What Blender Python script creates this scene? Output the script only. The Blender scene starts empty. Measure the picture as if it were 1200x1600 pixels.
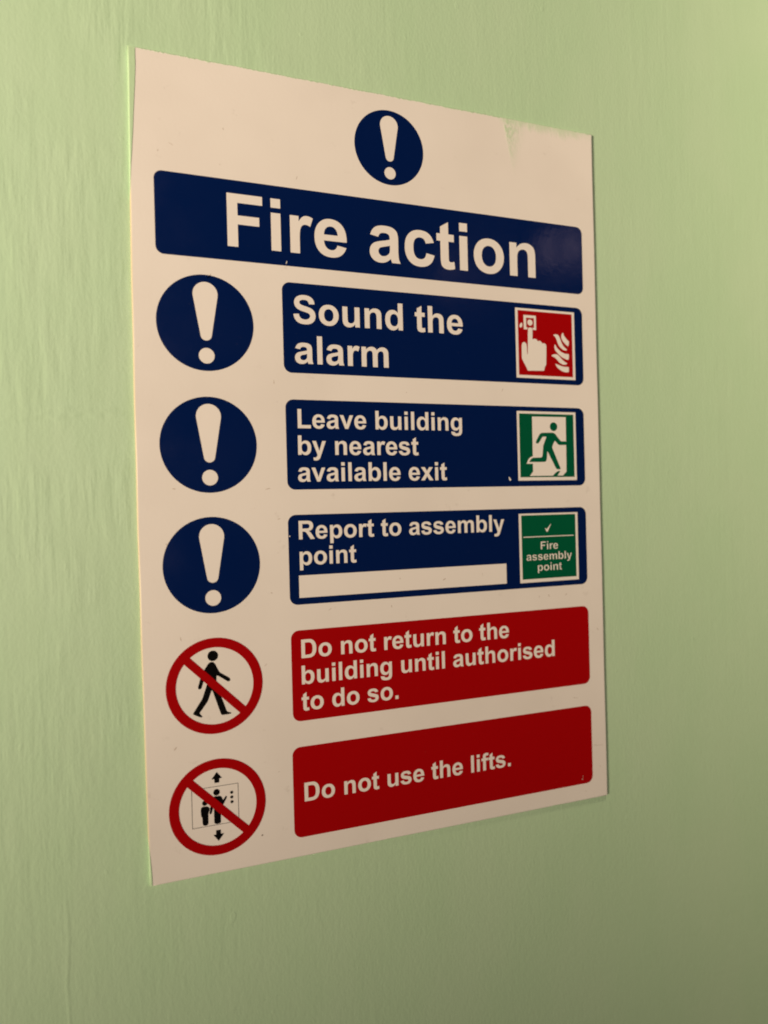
import bpy, math, random
from mathutils import Matrix, Vector

S = bpy.context.scene
COL = S.collection
MM = 0.001

# ------------------------------------------------------------------ camera
SIGN_W, SIGN_H = 200.0, 300.0
BASE = Vector((0.0, 0.0, 1.5))           # centre of the sign on the wall
cam_d = bpy.data.cameras.new('camera')
cam_d.sensor_fit = 'VERTICAL'
cam_d.sensor_height = 32.0
cam_d.sensor_width = 24.0
cam_d.lens = 24.0
cam_d.clip_start = 0.01
cam_d.clip_end = 50.0
cam_d.dof.use_dof = True
cam_d.dof.focus_distance = 0.305
cam_d.dof.aperture_fstop = 6.5
cam = bpy.data.objects.new('camera', cam_d)
COL.objects.link(cam)
cr = Vector((0.92667, -0.37502, -0.02549))
cu = Vector((0.02531, -0.00541, 0.99967))
cb = cr.cross(cu).normalized()
cu = cb.cross(cr).normalized()
cr.normalize()
M = Matrix((cr, cu, cb)).transposed().to_4x4()
M.translation = BASE + Vector((-0.12198, -0.28609 - 0.0014, 0.150 - 0.16706))
cam.matrix_world = M
S.camera = cam

# ------------------------------------------------------------------ light
w = bpy.data.worlds.new('World')
S.world = w
w.use_nodes = True
bg = w.node_tree.nodes['Background']
bg.inputs[0].default_value = (1.0, 0.76, 0.42, 1)
bg.inputs[1].default_value = 0.025


def spot(name, loc, target, power, half_angle, radius, colour):
    d = bpy.data.lights.new(name, 'SPOT')
    d.energy = power
    d.color = colour
    d.spot_size = 2 * half_angle
    d.spot_blend = 1.0
    d.shadow_soft_size = radius
    o = bpy.data.objects.new(name, d)
    COL.objects.link(o)
    o.location = loc
    o.rotation_euler = (Vector(target) - Vector(loc)).to_track_quat('-Z', 'Y').to_euler()
    return o


spot('room_lamp', (-1.745, -1.063, 1.436), (-0.432, 0.0, 1.803), 308.0, 0.411, 0.21, (1.0, 0.81, 0.61))
spot('ceiling_lamp', (0.214, -0.529, 2.60), (0.564, 0.0, 1.455), 80.0, 0.435, 0.12, (1.0, 0.81, 0.58))

def area(name, loc, target, power, sx, sy, colour):
    d = bpy.data.lights.new(name, 'AREA')
    d.shape = 'RECTANGLE'
    d.size, d.size_y = sx, sy
    d.energy = power
    d.color = colour
    o = bpy.data.objects.new(name, d)
    COL.objects.link(o)
    o.location = loc
    o.rotation_euler = (Vector(target) - Vector(loc)).to_track_quat('-Z', 'Y').to_euler()
    return o


area('left_sheen_light', (-0.245, -1.25, 1.85), (-0.245, 0.0, 1.85), 1.9, 0.45, 1.3, (1.0, 0.80, 0.86))  # added unseen light that lays a sheen on the wall left of the sign
area('patch_light_right', (1.255, -1.60, 2.237), (0.088, 0.0, 1.598), 0.075, 0.19, 0.09, (1.0, 0.72, 0.80))  # added unseen light for the right-hand reflected patch in the header
area('patch_light_left', (0.88, -1.60, 2.12), (0.031, 0.0, 1.58), 0.022, 0.09, 0.12, (1.0, 0.72, 0.80))  # another added light, for the smaller left-hand patch in the header

S.view_settings.view_transform = 'Standard'
S.view_settings.look = 'None'
S.view_settings.exposure = 0.0
S.view_settings.gamma = 1.0
S.cycles.filter_width = 1.9


# ------------------------------------------------------------------ node helper
class NT:
    def __init__(self, name):
        self.m = bpy.data.materials.new(name)
        self.m.use_nodes = True
        self.t = self.m.node_tree
        self.b = self.t.nodes['Principled BSDF']

    def n(self, kind, **kw):
        o = self.t.nodes.new(kind)
        for k, v in kw.items():
            setattr(o, k, v)
        return o

    def put(self, sock, v):
        if isinstance(v, bpy.types.NodeSocket):
            self.t.links.new(v, sock)
        else:
            sock.default_value = v

    def math(self, op, a, b=0.0, c=0.0, clamp=False):
        o = self.n('ShaderNodeMath', operation=op, use_clamp=clamp)
        for i, v in enumerate((a, b, c)):
            self.put(o.inputs[i], v)
        return o.outputs[0]

    def ramp(self, x, lo, hi, a=0.0, b=1.0):          # smooth step from a at lo to b at hi
        o = self.n('ShaderNodeMapRange', interpolation_type='SMOOTHSTEP')
        for i, v in enumerate((x, lo, hi, a, b)):
            self.put(o.inputs[i], v)
        return o.outputs[0]

    def coords(self, scale=(1, 1, 1), off=(0, 0, 0)):
        tc = self.n('ShaderNodeTexCoord')
        mp = self.n('ShaderNodeMapping')
        mp.inputs['Scale'].default_value = scale
        mp.inputs['Location'].default_value = off
        self.t.links.new(tc.outputs['Object'], mp.inputs[0])
        return mp.outputs[0]

    def noise(self, vec, scale, detail=3.0, rough=0.5, dist=0.0):
        o = self.n('ShaderNodeTexNoise')
        self.t.links.new(vec, o.inputs['Vector'])
        o.inputs['Scale'].default_value = scale
        o.inputs['Detail'].default_value = detail
        o.inputs['Roughness'].default_value = rough
        o.inputs['Distortion'].default_value = dist
        return o.outputs[0]

    def mix(self, f, a, b):
        o = self.n('ShaderNodeMix', data_type='RGBA')
        self.put(o.inputs[0], f)
        self.put(o.inputs[6], a)
        self.put(o.inputs[7], b)
        return o.outputs[2]


WALL_GREEN = (0.47, 0.655, 0.405, 1)
WHITE = (0.79, 0.75, 0.685, 1)


# ------------------------------------------------------------------ materials
def wall_material():
    k = NT('green_eggshell_paint')
    X = k.n('ShaderNodeSeparateXYZ')
    k.t.links.new(k.coords(), X.inputs[0])
    x, z = X.outputs[0], X.outputs[2]
    # slow wander so that the brush strokes are not ruler straight
    strokes = k.noise(k.coords((1.0, 1.0, 0.13)), 300.0, 2.5, 0.5, 0.15)
    broad = k.noise(k.coords((1.0, 1.0, 0.16), (3, 0, 1)), 120.0, 2.0, 0.5, 0.2)
    fine = k.noise(k.coords((1.0, 1.0, 0.55), (0, 0, 5)), 950.0, 2.0, 0.5)
    sway = k.noise(k.coords((1.0, 1.0, 1.0), (7, 0, 2)), 9.0, 2.0, 0.5)
    lump = k.noise(k.coords((1.0, 1.0, 0.8), (1, 0, 9)), 190.0, 1.0, 0.4)
    lump = k.ramp(lump, 0.735, 0.80)
    patch = k.ramp(k.noise(k.coords((1, 1, 1), (2, 0, 4)), 26.0, 2.0, 0.5), 0.40, 0.62, 0.15, 1.15)
    # strokes are coarser left of the sign, finer to its right
    side = k.ramp(x, -0.10, 0.03, 1.0, 0.40)
    h = k.math('MULTIPLY', k.math('MULTIPLY', strokes, patch), k.math('MULTIPLY', side, k.ramp(z, 1.30, 1.46, 0.7, 2.0)))
    h = k.math('MULTIPLY_ADD', broad, k.math('MULTIPLY', side, k.ramp(z, 1.30, 1.46, 0.6, 1.2)), h)
    h = k.math('MULTIPLY_ADD', fine, k.ramp(x, -0.10, 0.08, 0.42, 0.65), h)
    vor = k.n('ShaderNodeTexVoronoi')
    k.t.links.new(k.coords((1, 0.0, 0.75)), vor.inputs['Vector'])
    vor.inputs['Scale'].default_value = 52.0
    vc = k.n('ShaderNodeSeparateColor')
    k.t.links.new(vor.outputs['Color'], vc.inputs[0])
    nib = k.math('MULTIPLY', k.ramp(vor.outputs['Distance'], 0.0, 0.040, 1.0, 0.0), k.ramp(vc.outputs[0], 0.55, 0.95))
    h = k.math('MULTIPLY_ADD', nib, 0.9, h)
    dab = k.noise(k.coords((1.0, 1.0, 0.65), (6, 0, 6)), 430.0, 2.0, 0.5, 0.1)
    h = k.math('MULTIPLY_ADD', dab, k.ramp(z, 1.30, 1.56, 0.60, 0.32), h)
    h = k.math('MULTIPLY_ADD', lump, 0.35, h)
    h = k.math('MULTIPLY_ADD', sway, 2.2, h)
    # lap where two coats of brushing meet, left of the sign
    wz = k.math('MULTIPLY_ADD', k.noise(k.coords((1, 1, 1), (4, 0, 0)), 40.0, 3.0, 0.6), 0.016, z)
    lap = k.ramp(k.math('ABSOLUTE', k.math('SUBTRACT', wz, 1.5265)), 0.0, 0.0028, 1.0, 0.0)
    lap = k.math('MULTIPLY', lap, k.ramp(x, -0.112, -0.101, 1.0, 0.0))
    h = k.math('MULTIPLY_ADD', lap, 0.9, h)
    # an old vertical ridge under the lower left corner of the sign
    wx = k.math('MULTIPLY_ADD', k.noise(k.coords((1, 1, 1), (9, 0, 0)), 30.0, 2.0, 0.5), 0.004, x)
    rid = k.ramp(k.math('ABSOLUTE', k.math('SUBTRACT', wx, -0.1255)), 0.0, 0.0011, 1.0, 0.0)
    rid = k.math('MULTIPLY', rid, k.math('MULTIPLY', k.ramp(z, 1.290, 1.305), k.ramp(z, 1.345, 1.36, 1.0, 0.0)))
    h = k.math('MULTIPLY_ADD', rid, 0.5, h)
    bp = k.n('ShaderNodeBump')
    bp.inputs['Strength'].default_value = 1.0
    bp.inputs['Distance'].default_value = 0.00013
    k.put(bp.inputs['Height'], h)
    k.t.links.new(bp.outputs[0], k.b.inputs['Normal'])
    mott = k.noise(k.coords((1, 1, 0.6)), 22.0, 4.0, 0.6)
    c = k.mix(k.ramp(mott, 0.3, 0.7), (0.456, 0.652, 0.412, 1), (0.480, 0.662, 0.432, 1))
    k.put(k.b.inputs['Base Color'], c)
    k.put(k.b.inputs['Roughness'], k.ramp(k.noise(k.coords((1, 1, 0.2)), 120.0, 3.0), 0.3, 0.7, 0.30, 0.40))
    k.b.inputs['Specular IOR Level'].default_value = 0.60
    return k.m


def board_material():
    k = NT('white_sign_board')
    X = k.n('ShaderNodeSeparateXYZ')
    k.t.links.new(k.coords((1000, 1000, 1000)), X.inputs[0])       # millimetres from the centre
    d = k.math('SUBTRACT', 150.0, X.outputs[1])                      # down from the top edge
    x = k.math('ADD', X.outputs[0], 100.0)
    bow = k.math('MULTIPLY', k.math('SINE', k.math('MULTIPLY', d, math.pi / 300.0)), 0.95)
    xe = k.math('ADD', x, bow)                                       # from the bowed left edge
    up = k.math('SUBTRACT', 300.0, d)
    vec = k.coords()
    # wall paint brushed over the edges
    n1 = k.noise(k.coords((1, 0.25, 1)), 900.0, 3.0, 0.6)
    n2 = k.noise(vec, 60.0, 3.0, 0.6)
    n3 = k.noise(k.coords((1, 0.35, 1), (3, 1, 0)), 420.0, 4.0, 0.65)
    top_w = k.math('MULTIPLY_ADD', n1, 1.3, k.math('MULTIPLY_ADD', n2, 1.2, -0.80))
    top = k.ramp(k.math('SUBTRACT', top_w, d), -0.45, 0.25)
    lw = k.math('MULTIPLY_ADD', k.ramp(d, 0.0, 70.0, 1.0, 0.0), 2.9, -0.3)
    lw = k.math('MULTIPLY_ADD', k.ramp(up, 0.0, 26.0, 1.0, 0.0), 1.3, lw)
    lw = k.math('MULTIPLY_ADD', k.noise(k.coords((1, 0.5, 1), (5, 5, 0)), 160.0, 3.0), 0.55, k.math('SUBTRACT', lw, 0.25))
    left = k.ramp(k.math('SUBTRACT', lw, xe), -0.12, 0.12)
    bw = k.math('MULTIPLY_ADD', k.noise(vec, 95.0, 4.0, 0.7), 4.2, -2.35)
    bot = k.ramp(k.math('SUBTRACT', bw, up), -0.3, 0.2)
    rw = k.math('MULTIPLY_ADD', k.noise(k.coords((1, 1, 1), (8, 2, 0)), 130.0, 4.0, 0.7), 4.0, -2.3)
    right = k.ramp(k.math('SUBTRACT', k.math('ADD', rw, x), 200.0), -0.3, 0.2)
    edge = k.math('MAXIMUM', k.math('MAXIMUM', top, left), k.math('MULTIPLY', k.math('MAXIMUM', bot, right), 0.75))
    # thin green smear near the upper right corner
    u = k.math('SUBTRACT', k.math('SUBTRACT', x, 153.0), k.math('MULTIPLY', d, 0.21))
    sm = k.math('MULTIPLY', k.ramp(u, -0.3, 0.8), k.ramp(k.math('MULTIPLY_ADD', d, 0.55, u), 3.0, 15.0, 1.0, 0.0))
    sm = k.math('MULTIPLY', sm, k.ramp(k.noise(k.coords((1, 0.6, 1), (1, 1, 0)), 800.0, 3.0, 0.7), 0.38, 0.60, 0.30, 1.0))
    sm = k.math('MULTIPLY', sm, 0.8)
    st = k.math('MULTIPLY', k.ramp(k.math('MULTIPLY_ADD', n3, -9.0, d), -4.6, 0.6, 1.0, 0.0), k.ramp(x, 150.0, 156.0))
    st = k.math('MULTIPLY', k.math('MULTIPLY', st, k.ramp(x, 186.0, 200.0, 1.0, 0.3)), 0.6)
    paint = k.math('MAXIMUM', edge, k.math('MAXIMUM', sm, st), clamp=True)
    # faint grubby marks
    g = k.ramp(k.noise(k.coords((1, 1, 1), (2, 7, 0)), 150.0, 4.0, 0.7), 0.63, 0.78, 0.0, 0.24)
    g2 = k.ramp(k.noise(k.coords((1, 1, 1), (6, 3, 0)), 18.0, 3.0, 0.55), 0.35, 0.75, 0.0, 0.10)
    c = k.mix(k.math('ADD', g, g2), WHITE, (0.36, 0.31, 0.25, 1))
    c = k.mix(k.ramp(xe, 0.25, 0.65, 1.0, 0.0), c, (0.58, 0.51, 0.33, 1))         # cream cut edge
    c = k.mix(paint, c, WALL_GREEN)
    k.put(k.b.inputs['Base Color'], c)
    k.put(k.b.inputs['Roughness'], k.ramp(k.noise(vec, 40.0, 3.0), 0.3, 0.7, 0.34, 0.44))
    k.b.inputs['Specular IOR Level'].default_value = 0.35
    bp = k.n('ShaderNodeBump')
    bp.inputs['Strength'].default_value = 1.0
    bp.inputs['Distance'].default_value = 0.0001
    k.put(bp.inputs['Height'], k.math('MULTIPLY_ADD', k.noise(vec, 700.0, 2.0), 0.18, k.math('MULTIPLY', paint, k.math('ADD', n3, 0.6))))
    k.t.links.new(bp.outputs[0], k.b.inputs['Normal'])
    return k.m


def ink(name, colour, rough=0.30, spec=0.30, dust=0.05, dust_col=(0.55, 0.50, 0.45, 1)):
    k = NT(name)
    vec = k.coords()
    d1 = k.ramp(k.noise(vec, 900.0, 2.0, 0.6), 0.70, 0.78, 0.0, dust)
    c = k.mix(d1, colour, dust_col)
    k.put(k.b.inputs['Base Color'], c)
    k.put(k.b.inputs['Roughness'], k.ramp(k.noise(vec, 35.0, 3.0), 0.3, 0.7, rough - 0.04, rough + 0.06))
    k.b.inputs['Specular IOR Level'].default_value = spec
    bp = k.n('ShaderNodeBump')
    bp.inputs['Strength'].default_value = 1.0
    bp.inputs['Distance'].default_value = 0.00002
    k.put(bp.inputs['Height'], k.noise(vec, 320.0, 2.0))
    k.t.links.new(bp.outputs[0], k.b.inputs['Normal'])
    return k.m


M_WALL = wall_material()
M_BOARD = board_material()
M_BLUE = ink('navy_print', (0.0006, 0.0095, 0.068, 1), 0.13, 0.30, 0.02)
M_RED = ink('red_print', (0.34, 0.0015, 0.0025, 1), 0.30, 0.05, 0.02)
M_GREEN = ink('safety_green_print', (0.001, 0.088, 0.038, 1), 0.30, 0.06, 0.02)
M_BLACK = ink('black_print', (0.003, 0.003, 0.003, 1), 0.36, 0.06, 0.01)
M_WHITE = ink('white_print', WHITE, 0.36, 0.30, 0.06, (0.35, 0.30, 0.25, 1))
M_GRIME = ink('grey_grime', (0.17, 0.14, 0.11, 1), 0.6, 0.1, 0.0)
M_FAINT = ink('faint_smudge', (0.53, 0.46, 0.38, 1), 0.6, 0.1, 0.0)

# ------------------------------------------------------------------ wall
WX0, WX1, WZ0, WZ1 = -2.0, 2.0, 0.0, 2.7
vs = [(WX0, 0, WZ0), (WX1, 0, WZ0), (WX1, 0, WZ1), (WX0, 0, WZ1),
      (WX0, 0.12, WZ0), (WX1, 0.12, WZ0), (WX1, 0.12, WZ1), (WX0, 0.12, WZ1)]
fs = [(0, 1, 2, 3), (5, 4, 7, 6), (1, 5, 6, 2), (4, 0, 3, 7), (3, 2, 6, 7), (4, 5, 1, 0)]
me = bpy.data.meshes.new('wall')
me.from_pydata(vs, [], fs)
me.materials.append(M_WALL)
wall = bpy.data.objects.new('wall', me)
COL.objects.link(wall)
wall['kind'] = 'structure'

# ------------------------------------------------------------------ sign root
sign = bpy.data.objects.new('fire_action_sign', None)
sign.empty_display_size = 0.05
COL.objects.link(sign)
sign.location = BASE
sign.rotation_euler = (math.radians(90), 0, 0)
sign['label'] = 'white rectangular fire action notice with blue and red panels on the green painted wall'
sign['category'] = 'safety sign'

THICK = 1.4


def P2(p):                                  # millimetres from the top left corner to sign space
    return ((p[0] - SIGN_W / 2) * MM, (p[1] + SIGN_H / 2) * MM)


def shape(name, loops, layer, mat, parent=sign, label=None, thin=0.0):
    """Flat printed area from closed outlines in millimetres; inner outlines are holes."""
    cu_ = bpy.data.curves.new(name, 'CURVE')
    cu_.dimensions = '2D'
    cu_.fill_mode = 'FRONT'
    cu_.offset = -thin                                 # mm shaved off the outline
    for lp in loops:
        sp = cu_.splines.new('POLY')
        sp.points.add(len(lp) - 1)
        for q, p in zip(sp.points, lp):
            X, Y = P2(p)
            q.co = (X * 1000, Y * 1000, 0, 1)          # fill in millimetres, scaled down below
        sp.use_cyclic_u = True
    tmp = bpy.data.objects.new(name, cu_)
    COL.objects.link(tmp)
    dg = bpy.context.evaluated_depsgraph_get()
    m = bpy.data.meshes.new_from_object(tmp.evaluated_get(dg))
    bpy.data.objects.remove(tmp)
    bpy.data.curves.remove(cu_)
    zz = (THICK + 0.03 * layer) * MM
    for v in m.vertices:
        v.co = (v.co.x * MM, v.co.y * MM, zz)
    if len(m.polygons) and sum(p.normal.z * p.area for p in m.polygons) < 0:
        m.flip_normals()
    m.name = name
    m.materials.clear()
    m.materials.append(mat)
    o = bpy.data.objects.new(name, m)
    COL.objects.link(o)
    o.parent = parent
    if label:
        o['label'] = label
    return o


def circle(cx, cy, r, n=96):
    return [(cx + r * math.cos(2 * math.pi * i / n), cy + r * math.sin(2 * math.pi * i / n)) for i in range(n)]


def rect(x0, y0, x1, y1):
    return [(x0, y0), (x1, y0), (x1, y1), (x0, y1)]


def rrect(x0, y0, x1, y1, r, n=10):
    out = []
    for cx, cy, a0 in ((x1 - r, y1 - r, 0), (x0 + r, y1 - r, 90), (x0 + r, y0 + r, 180), (x1 - r, y0 + r, 270)):
        for i in range(n + 1):
            a = math.radians(a0 + 90 * i / n)
            out.append((cx + r * math.cos(a), cy + r * math.sin(a)))
    return out


def smooth(pts, n=2):                       # corner cutting, for hand drawn pictograms
    for _ in range(n):
        o = []
        for i in range(len(pts)):
            a, b = pts[i], pts[(i + 1) % len(pts)]
            L = math.hypot(b[0] - a[0], b[1] - a[1])
            t = min(0.25, 0.22 / max(L, 1e-6))        # keeps long edges straight, corners a little soft
            o.append((a[0] + (b[0] - a[0]) * t, a[1] + (b[1] - a[1]) * t))
            o.append((b[0] + (a[0] - b[0]) * t, b[1] + (a[1] - b[1]) * t))
        pts = o
    return pts


# ------------------------------------------------------------------ board with rounded edges
def make_board():
    pts = []
    n = 60
    for i in range(n + 1):                  # left edge, slightly bowed
        t = i / n
        pts.append((-0.95 * math.sin(math.pi * t) + 0.06 * math.sin(41 * t) * math.sin(math.pi * t), -300 * t))
    for i in range(1, n):
        pts.append((200 * i / n, -300))
    for i in range(n + 1):
        pts.append((200 + 0.05 * math.sin(25 * i / n), -300 + 300 * i / n))
    for i in range(1, n):
        pts.append((200 - 200 * i / n, 0))
    # rings: back edge, outer rim, rounded arris, front
    N = len(pts)
    def inset(p, d):
        x, y = p
        cx = x
        cy = y
        if x < 1.5: cx = x + d
        elif x > 198.5: cx = x - d
        if y > -1e-6: cy = y - d
        elif y < -300 + 1e-6: cy = y + d
        return cx, cy
    R = 0.6
    rings = [(0.0, 0.0), (0.0, THICK - R)]
    for j in range(1, 7):
        a = math.radians(90 * j / 6)
        rings.append((R * (1 - math.cos(a)), THICK - R + R * math.sin(a)))
    verts, faces = [], []
    for d, z in rings:
        for p in pts:
            X, Y = P2(inset(p, d))
            verts.append((X, Y, z * MM))
    for r in range(len(rings) - 1):
        for i in range(N):
            j = (i + 1) % N
            faces.append((r * N + i, r * N + j, (r + 1) * N + j, (r + 1) * N + i))
    faces.append(tuple(range((len(rings) - 1) * N, len(rings) * N)))
    faces.append(tuple(reversed(range(N))))
    m = bpy.data.meshes.new('board')
    m.from_pydata(verts, [], faces)
    for p in m.polygons[:-2]:
        p.use_smooth = True
    m.materials.append(M_BOARD)
    o = bpy.data.objects.new('board', m)
    COL.objects.link(o)
    o.parent = sign
    return o


make_board()

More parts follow.
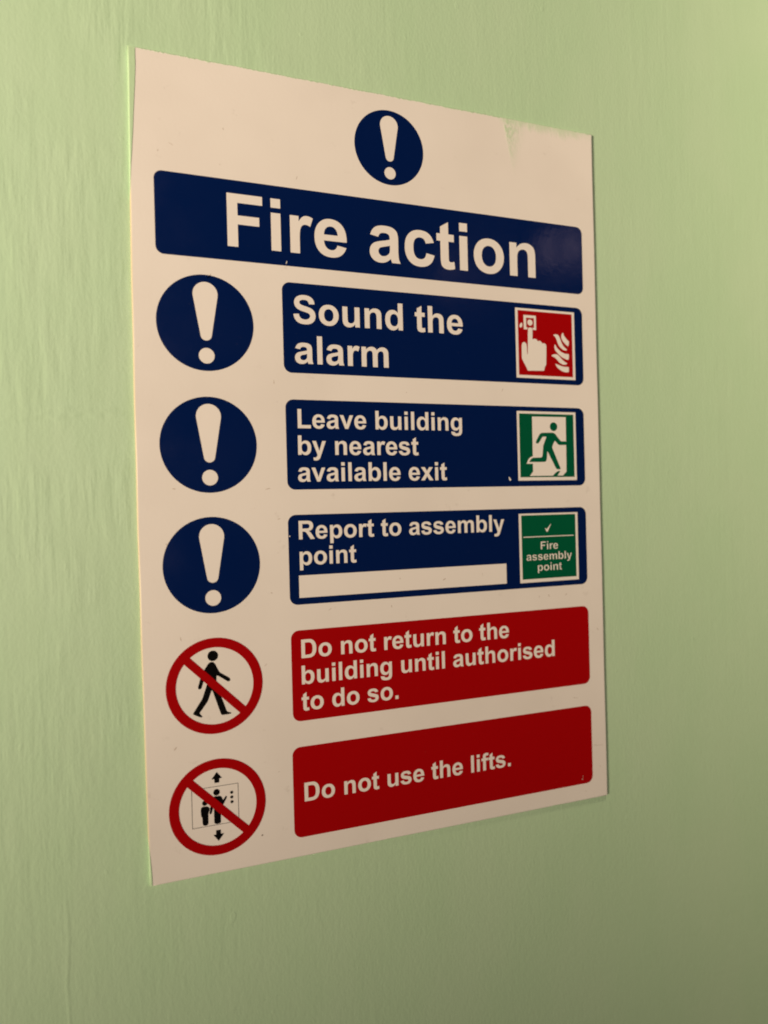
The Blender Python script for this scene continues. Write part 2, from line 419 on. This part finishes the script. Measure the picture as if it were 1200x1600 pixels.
# ------------------------------------------------------------------ lettering (bold grotesque outlines, 2048 units to the em)
G = {
 'i': (569, 'M147 1206L147 1466L428 1466L428 1206ZM147 0L147 1062L428 1062L428 0Z'),
 'l': (569, 'M147 0L147 1466L428 1466L428 0Z'),
 '.': (569, 'M147 0L147 281L428 281L428 0Z'),
 'F': (1251, 'M151 0L151 1466L1156 1466L1156 1218L447 1218L447 871L1059 871L1059 623L447 623L447 0Z'),
 'L': (1251, 'M157 0L157 1454L453 1454L453 247L1189 247L1189 0Z'),
 'r': (797, 'M416 0L135 0L135 1062L396 1062L396 911Q463 1018 516 1052Q570 1086 638 1086Q734 1086 823 1033L736 788Q665 834 604 834Q545 834 504 801Q463 769 439 684Q416 599 416 328Z'),
 'n': (1251, 'M1113 0L832 0L832 542Q832 714 814 764Q796 815 755 843Q715 871 658 871Q585 871 527 831Q469 791 447 725Q426 659 426 481L426 0L145 0L145 1062L406 1062L406 906Q545 1086 756 1086Q849 1086 926 1052Q1003 1019 1042 967Q1082 915 1097 849Q1113 783 1113 660Z'),
 'h': (1251, 'M422 1466L422 927Q558 1086 747 1086Q844 1086 922 1050Q1000 1014 1039 958Q1079 902 1093 834Q1108 766 1108 623L1108 0L827 0L827 561Q827 728 811 773Q795 818 754 844Q714 871 653 871Q583 871 528 837Q473 803 447 734Q422 666 422 532L422 0L141 0L141 1466Z'),
 'u': (1251, 'M847 0L847 159Q789 74 694 25Q600 -24 495 -24Q388 -24 303 23Q218 70 180 155Q142 240 142 390L142 1062L423 1062L423 574Q423 350 438 299Q454 249 495 219Q536 190 599 190Q671 190 728 229Q785 269 806 327Q827 386 827 614L827 1062L1108 1062L1108 0Z'),
 'o': (1251, 'M82 546Q82 686 151 817Q220 948 346 1017Q473 1086 629 1086Q870 1086 1024 929Q1178 773 1178 534Q1178 293 1022 134Q867 -24 631 -24Q485 -24 352 42Q220 108 151 235Q82 363 82 546ZM370 531Q370 373 445 289Q520 205 630 205Q740 205 814 289Q889 373 889 533Q889 689 814 773Q740 857 630 857Q520 857 445 773Q370 689 370 531Z'),
 'e': (1139, 'M762 338L1042 291Q988 137 871 56Q755 -24 580 -24Q303 -24 170 157Q65 302 65 523Q65 787 203 936Q341 1086 552 1086Q789 1086 926 929Q1063 773 1057 450L353 450Q356 325 421 255Q486 186 583 186Q649 186 694 222Q739 258 762 338ZM778 622Q775 744 715 807Q655 871 569 871Q477 871 417 804Q357 737 358 622Z'),
 'a': (1139, 'M357 738L102 784Q145 938 250 1012Q355 1086 562 1086Q750 1086 842 1041Q934 997 971 928Q1009 860 1009 677L1006 349Q1006 209 1019 142Q1033 76 1070 0L792 0Q781 28 765 83Q758 108 755 116Q683 46 601 11Q519 -24 426 -24Q262 -24 167 65Q73 154 73 290Q73 380 116 450Q159 521 236 558Q314 596 460 624Q657 661 733 693L733 721Q733 802 693 836Q653 871 542 871Q467 871 425 841Q383 812 357 738ZM733 510Q679 492 562 467Q445 442 409 418Q354 379 354 319Q354 260 398 217Q442 174 510 174Q586 174 655 224Q706 262 722 317Q733 353 733 454Z'),
 'c': (1139, 'M1073 748L796 698Q782 781 732 823Q683 865 604 865Q499 865 436 792Q374 720 374 550Q374 361 437 283Q501 205 608 205Q688 205 739 250Q790 296 811 407L1087 360Q1044 170 922 73Q800 -24 595 -24Q362 -24 223 123Q85 270 85 530Q85 793 224 939Q363 1086 600 1086Q794 1086 908 1002Q1023 919 1073 748Z'),
 't': (682, 'M634 1062L634 838L442 838L442 410Q442 280 447 258Q453 237 472 223Q492 209 520 209Q559 209 633 236L657 18Q559 -24 435 -24Q359 -24 298 1Q237 27 208 67Q180 108 169 177Q160 226 160 375L160 838L31 838L31 1062L160 1062L160 1273L442 1437L442 1062Z'),
 's': (1139, 'M48 303L330 346Q348 264 403 221Q458 179 557 179Q666 179 721 219Q758 247 758 294Q758 326 738 347Q717 367 644 384Q304 459 213 521Q87 607 87 760Q87 898 196 992Q305 1086 534 1086Q752 1086 858 1015Q964 944 1004 805L739 756Q722 818 674 851Q627 884 539 884Q428 884 380 853Q348 831 348 796Q348 766 376 745Q414 717 638 666Q863 615 952 541Q1040 466 1040 332Q1040 186 918 81Q796 -24 557 -24Q340 -24 213 64Q87 152 48 303Z'),
 'd': (1251, 'M1121 0L860 0L860 156Q795 65 706 20Q618 -24 528 -24Q345 -24 214 123Q84 271 84 535Q84 805 211 945Q338 1086 532 1086Q710 1086 840 938L840 1466L1121 1466ZM371 554Q371 384 418 308Q486 198 608 198Q705 198 773 280Q841 363 841 527Q841 710 775 790Q709 871 606 871Q506 871 438 791Q371 712 371 554Z'),
 'b': (1251, 'M134 0L134 1466L415 1466L415 938Q545 1086 723 1086Q917 1086 1044 945Q1171 805 1171 542Q1171 270 1041 123Q912 -24 727 -24Q636 -24 547 21Q459 67 395 156L395 0ZM413 554Q413 389 465 310Q538 198 659 198Q752 198 817 277Q883 357 883 528Q883 710 817 790Q751 871 648 871Q547 871 480 792Q413 714 413 554Z'),
 'p': (1251, 'M139 1062L401 1062L401 906Q452 986 539 1036Q626 1086 732 1086Q917 1086 1046 941Q1175 796 1175 537Q1175 271 1045 123Q915 -24 730 -24Q642 -24 570 11Q499 46 420 131L420 -404L139 -404ZM417 549Q417 370 488 284Q559 199 661 199Q759 199 824 277Q889 356 889 535Q889 702 822 783Q755 864 656 864Q553 864 485 784Q417 705 417 549Z'),
 'g': (1251, 'M121 -70L442 -109Q450 -165 479 -186Q519 -216 605 -216Q715 -216 770 -183Q807 -161 826 -112Q839 -77 839 17L839 172Q713 0 521 0Q307 0 182 181Q84 324 84 537Q84 804 212 945Q341 1086 532 1086Q729 1086 857 913L857 1062L1120 1062L1120 109Q1120 -79 1089 -172Q1058 -265 1002 -318Q946 -371 852 -401Q759 -431 616 -431Q346 -431 233 -338Q120 -246 120 -104Q120 -90 121 -70ZM372 553Q372 384 437 305Q503 227 599 227Q702 227 773 307Q844 388 844 546Q844 711 776 791Q708 871 604 871Q503 871 437 792Q372 714 372 553Z'),
 'm': (1821, 'M126 1062L385 1062L385 917Q524 1086 716 1086Q818 1086 893 1044Q968 1002 1016 917Q1086 1002 1167 1044Q1248 1086 1340 1086Q1457 1086 1538 1038Q1619 991 1659 899Q1688 831 1688 679L1688 0L1407 0L1407 607Q1407 765 1378 811Q1339 871 1258 871Q1199 871 1147 835Q1095 799 1072 729Q1049 660 1049 510L1049 0L768 0L768 582Q768 737 753 782Q738 827 706 849Q675 871 621 871Q556 871 504 836Q452 801 429 735Q407 669 407 516L407 0L126 0Z'),
 'v': (1139, 'M439 0L11 1062L306 1062L506 520L564 339L621 520L823 1062L1112 1062L690 0Z'),
 'x': (1139, 'M12 0L395 547L28 1062L371 1062L559 770L757 1062L1087 1062L727 559L1120 0L775 0L559 329L341 0Z'),
 'y': (1139, 'M13 1062L312 1062L566 308L814 1062L1105 1062L730 40L663 -145Q626 -238 592 -287Q559 -336 515 -366Q472 -397 408 -414Q345 -431 265 -431Q184 -431 106 -414L81 -194Q147 -207 200 -207Q298 -207 345 -149Q392 -92 417 -3Z'),
 'f': (682, 'M24 1062L180 1062L180 1142Q180 1276 208 1342Q237 1408 313 1449Q390 1491 507 1491Q627 1491 742 1455L704 1259Q637 1275 575 1275Q514 1275 487 1246Q461 1218 461 1137L461 1062L671 1062L671 841L461 841L461 0L180 0L180 841L24 841Z'),
 'D': (1479, 'M148 1466L689 1466Q872 1466 968 1438Q1097 1400 1189 1303Q1281 1206 1329 1065Q1377 925 1377 719Q1377 538 1332 407Q1277 247 1175 148Q1098 73 967 31Q869 0 705 0L148 0ZM444 1218L444 247L665 247Q789 247 844 261Q916 279 963 322Q1011 365 1041 463Q1071 562 1071 732Q1071 902 1041 993Q1011 1084 957 1135Q903 1186 820 1204Q758 1218 577 1218Z'),
 'R': (1479, 'M150 0L150 1466L773 1466Q1008 1466 1114 1426Q1221 1387 1285 1286Q1349 1185 1349 1055Q1349 890 1252 782Q1155 675 962 647Q1058 591 1120 524Q1183 457 1289 286L1468 0L1114 0L900 319Q786 490 744 534Q702 579 655 595Q608 612 506 612L446 612L446 0ZM446 846L665 846Q878 846 931 864Q984 882 1014 926Q1044 970 1044 1036Q1044 1110 1004 1155Q965 1201 893 1213Q857 1218 677 1218L446 1218Z'),
 'S': (1366, 'M74 477L362 505Q388 360 467 292Q547 224 682 224Q825 224 897 284Q970 345 970 426Q970 478 939 514Q909 551 833 578Q781 596 596 642Q358 701 262 787Q127 908 127 1082Q127 1194 190 1291Q254 1389 373 1440Q493 1491 662 1491Q938 1491 1077 1370Q1217 1249 1224 1047L928 1034Q909 1147 846 1196Q784 1246 659 1246Q530 1246 457 1193Q410 1159 410 1102Q410 1050 454 1013Q510 966 726 915Q942 864 1045 809Q1149 755 1207 660Q1266 566 1266 427Q1266 301 1196 191Q1126 81 998 27Q870 -26 679 -26Q401 -26 252 102Q103 231 74 477Z'),
}


def glyph(ch):
    import re
    loops, cur = [], None
    for cmd, args in re.findall(r'([MLQZ])([^MLQZ]*)', G[ch][1]):
        v = [float(a) for a in args.split()]
        if cmd == 'M':
            cur = [(v[0], v[1])]
        elif cmd == 'L':
            cur.append((v[0], v[1]))
        elif cmd == 'Q':
            x0, y0 = cur[-1]
            for i in range(1, 6):
                t = i / 5
                cur.append(((1 - t) ** 2 * x0 + 2 * t * (1 - t) * v[0] + t * t * v[2],
                            (1 - t) ** 2 * y0 + 2 * t * (1 - t) * v[1] + t * t * v[3]))
        else:
            if len(cur) > 1 and abs(cur[0][0] - cur[-1][0]) + abs(cur[0][1] - cur[-1][1]) < 1e-6:
                cur.pop()
            loops.append(cur)
    return loops


def line_loops(s, x0, x1, base, em):
    """One line of bold text whose ink runs from x0 to x1 (mm) on the given baseline."""
    raw, pen = [], 0
    for ch in s:
        if ch == ' ':
            pen += 569
            continue
        for lp in glyph(ch):
            raw.append([(x + pen, y) for x, y in lp])
        pen += G[ch][0]
    a = min(x for lp in raw for x, _ in lp)
    b = max(x for lp in raw for x, _ in lp)
    kx = (x1 - x0) / (b - a)
    ky = em / 2048
    return [[(x0 + (x - a) * kx, base + y * ky) for x, y in lp] for lp in raw]


def lettering(lines, layer, parent, thin=0.0):
    lp = []
    for ln in lines:
        lp += line_loops(*ln)
    return shape('lettering', lp, layer, M_WHITE, parent, thin=thin)


# ------------------------------------------------------------------ panels
header = shape('header_panel', [rrect(7.8, -73.2, 193.0, -43.1, 3.0)], 1, M_BLUE)
lettering([('Fire action', 33.8, 168.1, -67.9, 27.7)], 2, header)

p_alarm = shape('instruction_panel', [rrect(54.0, -114.1, 192.1, -79.4, 3.2)], 1, M_BLUE,
                label='blue panel reading Sound the alarm')
lettering([('Sound the', 58.3, 131.5, -94.95, 15.2), ('alarm', 58.5, 97.4, -110.35, 15.2)], 2, p_alarm)

p_leave = shape('instruction_panel', [rrect(54.2, -158.95, 191.7, -124.3, 3.2)], 1, M_BLUE,
                label='blue panel reading Leave building by nearest available exit')
lettering([('Leave building', 58.9, 130.0, -135.3, 10.4), ('by nearest', 58.8, 109.7, -145.55, 10.4),
           ('available exit', 58.5, 122.4, -155.9, 10.4)], 2, p_leave)

p_report = shape('instruction_panel', [rrect(54.0, -203.2, 191.6, -168.6, 3.2)], 1, M_BLUE,
                 label='blue panel reading Report to assembly point, with an empty white strip')
lettering([('Report to assembly', 58.2, 149.2, -178.1, 9.95), ('point', 58.3, 81.5, -188.05, 9.95)], 2, p_report)
shape('blank_strip', [rect(57.8, -200.6, 149.75, -192.0)], 2, M_WHITE, p_report)

p_return = shape('instruction_panel', [rrect(54.0, -247.95, 191.7, -213.05, 3.2)], 1, M_RED,
                 label='red panel reading Do not return to the building until authorised to do so.')
lettering([('Do not return to the', 58.0, 150.2, -223.85, 10.0), ('building until authorised', 57.9, 173.2, -233.9, 10.0),
           ('to do so.', 57.6, 98.0, -244.05, 10.0)], 2, p_return)

p_lift = shape('instruction_panel', [rrect(53.4, -292.55, 191.9, -257.8, 3.2)], 1, M_RED,
               label='red panel reading Do not use the lifts.')
lettering([('Do not use the lifts.', 57.8, 149.5, -279.0, 10.0)], 2, p_lift)


# ------------------------------------------------------------------ blue exclamation discs
def exclamation(cx, cy, k):
    n = 20
    r1, r2, y1, y2 = 4.55, 2.05, 10.5, -4.45
    a = math.asin((r1 - r2) / (y1 - y2))
    top = [(r1 * math.cos(t), y1 + r1 * math.sin(t)) for t in
           [-a + (math.pi + 2 * a) * i / n for i in range(n + 1)]]
    low = [(r2 * math.cos(t), y2 + r2 * math.sin(t)) for t in
           [math.pi + a + (math.pi - 2 * a) * i / n for i in range(n + 1)]]
    return [[(cx + x * k, cy + y * k) for x, y in top + low], circle(cx, cy - 12.1 * k, 2.87 * k, 40)]


def mandatory(cx, cy, r, label):
    o = shape('mandatory_disc', [circle(cx, cy, r)], 1, M_BLUE, label=label)
    shape('exclamation_mark', exclamation(cx, cy, r / 17.7), 2, M_WHITE, o)


mandatory(100.15, -21.4, 15.05, 'small blue exclamation disc at the top')
mandatory(25.0, -97.1, 17.7, 'blue exclamation disc beside Sound the alarm')
mandatory(25.05, -141.95, 17.7, 'blue exclamation disc beside Leave building')
mandatory(25.05, -186.25, 17.75, 'blue exclamation disc beside Report to assembly point')


# ------------------------------------------------------------------ red prohibition rings
def ring_bar(cx, cy, ro=17.68, ri=14.15, hw=1.52):
    lens = []
    for s in (1, -1):                       # the two windows left and right of the bar
        b = math.asin(hw / ri)
        n = 48
        c0 = math.radians(45 if s > 0 else 225)
        half = math.pi / 2 - b
        lens.append([(cx + ri * math.cos(c0 - half + 2 * half * i / n),
                      cy + ri * math.sin(c0 - half + 2 * half * i / n)) for i in range(n + 1)])
    return [circle(cx, cy, ro)] + lens


walk_ring = shape('prohibition_ring', ring_bar(24.9, -230.75), 3, M_RED,
                  label='red barred ring over a walking figure')
shape('walking_figure', [
    circle(24.28, -219.66, 1.93, 40),
    smooth([(23.63,-221.82),(24.34,-221.95),(25.04,-222.68),(26.59,-225.94),(30.14,-228.29),(30.54,-229.06),(30.21,-229.65),(29.59,-229.68),(25.75,-226.99),(25.43,-227.27),(25.37,-229.74),(26.38,-234.00),(27.07,-235.11),(28.89,-240.62),(29.50,-241.01),(30.53,-241.24),(30.52,-241.65),(29.37,-241.82),(27.00,-241.84),(26.70,-241.28),(23.77,-232.25),(23.46,-232.42),(22.04,-236.18),(19.00,-240.12),(19.19,-240.56),(19.97,-241.48),(19.86,-241.87),(18.76,-241.53),(16.59,-240.34),(16.70,-239.94),(20.15,-234.93),(21.79,-230.28),(22.01,-229.38),(21.35,-227.66),(20.67,-228.82),(19.84,-231.30),(19.23,-231.54),(18.79,-231.32),(18.64,-230.75),(19.64,-227.27),(20.81,-224.93),(22.39,-222.62),(22.91,-222.06)])],
    2, M_BLACK, walk_ring)

lift_ring = shape('prohibition_ring', ring_bar(24.88, -275.4), 3, M_RED,
                  label='red barred ring over two figures in a lift')
shape('lift_outline', [rect(15.30, -282.05, 32.42, -267.75), rect(15.48, -281.87, 32.24, -267.93)], 1, M_BLACK, lift_ring)
shape('arrow', [[(24.55,-262.53),(26.49,-264.98),(25.46,-265.03),(25.40,-266.52),(23.69,-266.52),(23.62,-265.06),(22.60,-265.06)]], 2, M_BLACK, lift_ring)
shape('arrow', [[(23.78,-283.95),(25.50,-283.98),(25.58,-285.48),(26.74,-285.48),(24.70,-288.00),(22.80,-285.50),(23.80,-285.52)]], 2, M_BLACK, lift_ring)
shape('adult_figure', [circle(24.33, -270.0, 1.2, 32), smooth([(23.25,-271.40),(25.71,-271.45),(26.30,-272.23),(26.58,-273.32),(27.65,-271.83),(28.16,-272.02),(28.05,-272.52),(26.64,-274.99),(26.23,-275.02),(25.81,-275.47),(25.65,-281.34),(25.23,-281.68),(23.80,-281.64),(23.24,-281.12),(23.24,-275.86),(22.94,-275.60),(22.32,-277.56),(21.80,-277.77),(21.55,-277.37),(22.00,-274.81),(22.29,-273.22),(22.84,-271.66)])], 2, M_BLACK, lift_ring)
shape('child_figure', [circle(19.99, -273.29, 0.98, 32), smooth([(18.80,-274.69),(19.31,-274.48),(20.93,-274.64),(21.52,-275.17),(21.72,-275.83),(21.38,-276.78),(21.17,-277.15),(21.13,-281.06),(20.64,-281.59),(19.53,-281.60),(19.04,-280.99),(18.95,-278.41),(18.61,-278.05),(18.46,-276.27),(18.53,-275.06)])], 2, M_BLACK, lift_ring)
for y in (-270.9, -272.65, -274.4):
    shape('button', [circle(29.9, y, 0.57, 24)], 2, M_BLACK, lift_ring)

# ------------------------------------------------------------------ pictograms on the blue panels
pic = shape('alarm_pictogram', [rect(157.2, -111.85, 187.75, -81.6)], 2, M_WHITE)
shape('red_field', [rect(158.45, -110.6, 186.45, -82.6)], 3, M_RED, pic)
shape('call_point', [rect(161.35, -90.75, 167.65, -84.5), rect(162.65, -89.8, 166.6, -85.65)], 4, M_WHITE, pic)
shape('call_button', [circle(164.58, -87.65, 1.33, 32)], 4, M_WHITE, pic)
shape('pointing_hand', [smooth([(163.43,-90.47),(163.74,-90.00),(164.41,-89.77),(165.30,-89.89),(165.74,-90.33),(165.60,-94.99),(166.37,-94.59),(167.27,-94.59),(168.01,-95.11),(168.20,-95.66),(168.90,-95.31),(169.81,-95.47),(170.25,-96.01),(170.53,-96.50),(171.45,-96.19),(172.35,-96.61),(172.69,-97.49),(172.40,-105.63),(171.60,-106.70),(171.25,-108.39),(162.82,-108.70),(162.40,-107.63),(160.00,-103.54),(160.01,-97.81),(160.49,-96.64),(161.39,-96.21),(162.41,-96.91),(162.67,-98.18),(162.74,-101.49),(163.05,-101.47)], 1)], 6, M_WHITE, pic)
shape('finger_outline', [[(162.95, -91.2), (163.3, -89.9), (164.5, -89.35), (165.8, -89.8), (166.15, -91.2)]], 5, M_RED, pic)
for f in ([(181.58,-91.01),(182.17,-92.40),(183.52,-93.89),(184.60,-94.61),(184.67,-95.39),(184.21,-97.11),(183.14,-96.39),(181.32,-94.80),(180.67,-93.53),(180.71,-92.23),(181.11,-91.30)],
          [(176.39,-92.23),(178.00,-91.88),(179.22,-92.32),(179.96,-93.58),(180.53,-95.10),(181.57,-96.87),(182.63,-97.85),(183.55,-98.32),(183.38,-98.85),(181.82,-98.81),(179.99,-97.74),(178.80,-96.24),(178.24,-94.46),(177.50,-93.20)],
          [(177.26,-96.28),(178.14,-97.84),(180.25,-99.54),(182.40,-100.34),(184.52,-100.41),(184.35,-102.85),(183.26,-102.91),(180.80,-101.99),(178.68,-100.53),(177.18,-98.93),(176.86,-97.39)],
          [(175.11,-101.62),(176.20,-100.92),(178.05,-100.70),(179.27,-101.41),(180.77,-102.90),(182.29,-104.00),(183.59,-104.46),(182.88,-105.14),(181.32,-105.27),(179.49,-104.52),(178.14,-103.16),(176.93,-102.18)],
          [(177.07,-104.90),(178.84,-105.46),(181.30,-106.13),(184.35,-106.17),(184.19,-108.48),(182.16,-108.57),(180.01,-107.88),(178.19,-106.66)]):
    shape('flame', [smooth(f)], 4, M_WHITE, pic)
shape('paint_chip', [smooth([(160.00,-87.95),(160.73,-88.23),(160.60,-89.64),(159.87,-90.25),(159.20,-89.86),(159.32,-88.83)])], 4, M_WHITE, pic)

ex = shape('exit_pictogram', [rect(156.8, -156.5, 187.2, -126.3)], 2, M_WHITE)
shape('green_field', [rect(157.9, -155.05, 186.0, -127.35)], 3, M_GREEN, ex)
shape('doorway', [[(164.45,-128.6),(181.96,-128.5),(181.7,-152.67),(179.83,-154.42),(162.65,-154.50),(164.33,-152.57),(164.34,-149.17),(161.10,-149.17),(161.95,-147.45),(162.92,-146.45),(164.38,-145.88)]], 4, M_WHITE, ex)
shape('running_figure', [circle(175.43, -132.85, 1.93, 40), smooth([(169.25,-135.62),(174.89,-135.46),(176.11,-135.91),(177.30,-137.33),(179.09,-139.26),(182.3,-139.28),(182.3,-140.85),(178.12,-140.95),(177.21,-140.31),(175.96,-139.03),(175.22,-140.07),(174.40,-141.94),(178.73,-151.61),(176.82,-151.68),(176.13,-151.08),(171.91,-143.58),(171.49,-147.32),(171.01,-148.22),(170.09,-148.42),(162.42,-148.42),(163.04,-147.45),(164.27,-146.56),(168.79,-146.42),(169.26,-145.91),(169.85,-141.14),(171.63,-137.26),(169.50,-137.34),(167.93,-139.62),(167.15,-140.39),(166.25,-140.27),(166.03,-139.63),(167.55,-137.05),(168.33,-136.01)])], 5, M_GREEN, ex)
shape('floor_shadow', [[(177.32,-152.38),(178.46,-152.44),(176.73,-154.62),(174.34,-154.62),(175.91,-153.15)]], 5, M_GREEN, ex)

asm = shape('assembly_pictogram', [rect(156.5, -200.9, 187.0, -170.85)], 2, M_WHITE)
shape('green_field', [rect(157.72, -199.42, 185.75, -171.6)], 3, M_GREEN, asm)
shape('tick', [[(173.33,-175.02),(171.21,-178.98),(170.71,-179.25),(170.22,-178.81),(169.60,-177.38),(169.94,-177.25),(170.58,-177.84),(172.30,-175.92)]], 4, M_WHITE, asm, thin=0.1)
shape('divider', [rect(158.64, -181.25, 184.58, -180.88)], 4, M_WHITE, asm)
lettering([('Fire', 167.3, 176.3, -186.75, 4.9), ('assembly', 159.9, 183.5, -191.35, 4.9), ('point', 165.5, 178.1, -196.05, 4.9)], 4, asm, thin=0.06)

# ------------------------------------------------------------------ wear on the face
shape('paint_chip', [smooth([(151.95,-154.75),(152.35,-154.9),(153.05,-155.7),(153.2,-156.3),(152.6,-156.55),(152.2,-156.1)])], 3, M_WHITE)
shape('scratch', [[(55.75,-72.5),(56.05,-72.45),(56.45,-71.3),(56.25,-71.3)]], 3, M_WHITE)
shape('paint_chip', [circle(54.55, -176.75, 0.26, 10)], 3, M_WHITE)
shape('paint_chip', [circle(186.2, -290.4, 0.3, 8), [(186.5,-288.8),(186.7,-288.8),(186.6,-290.0)]], 3, M_FAINT)
shape('scuff_mark', [circle(41.0, -288.92, 0.32, 12)], 1, M_GRIME)
shape('scuff_mark', [[(192.6,-276.1),(193.4,-275.95),(195.0,-276.45),(197.0,-276.3),(198.6,-276.9),(197.0,-276.42),(195.0,-276.6),(193.4,-276.2)]], 1, M_FAINT)
shape('scuff_mark', [smooth([(25.7,-80.7),(26.6,-79.6),(27.4,-78.6),(27.2,-79.6),(26.3,-80.6)])], 1, M_FAINT)
rng = random.Random(4)
for (x, y) in [(9.5,-36),(14,-33),(31.6,-38),(33.2,-24.5),(61,-53+14),(50,-118),(12,-158),(46.5,-158.5),(9,-178),(50.5,-170),
               (70,-205.8),(96,-206.5),(166,-207.3),(171,-207.1),(180,-207.2),(47,-198),(13,-212.5),(120,-197),(100,-195.5),(138,-196),(196.5,-224),
               (183,-253.5),(184.4,-253.8),(150,-117.5),(105,-120),(188,-296.0),(196,-286),(44,-225),(10,-252),(48,-266)]:
    a = rng.uniform(0, math.pi)
    L, Wd = rng.uniform(0.35, 1.1), rng.uniform(0.10, 0.22)
    ca, sa = math.cos(a), math.sin(a)
    q = []
    for i in range(10):
        t = 2 * math.pi * i / 10
        u, v = L * math.cos(t) * rng.uniform(0.6, 1.1), Wd * math.sin(t) * rng.uniform(0.6, 1.2)
        q.append((x + u * ca - v * sa, y + u * sa + v * ca))
    shape('scuff_mark', [q], 1 if not (57 < x < 150 and -201 < y < -192) else 3, M_FAINT)
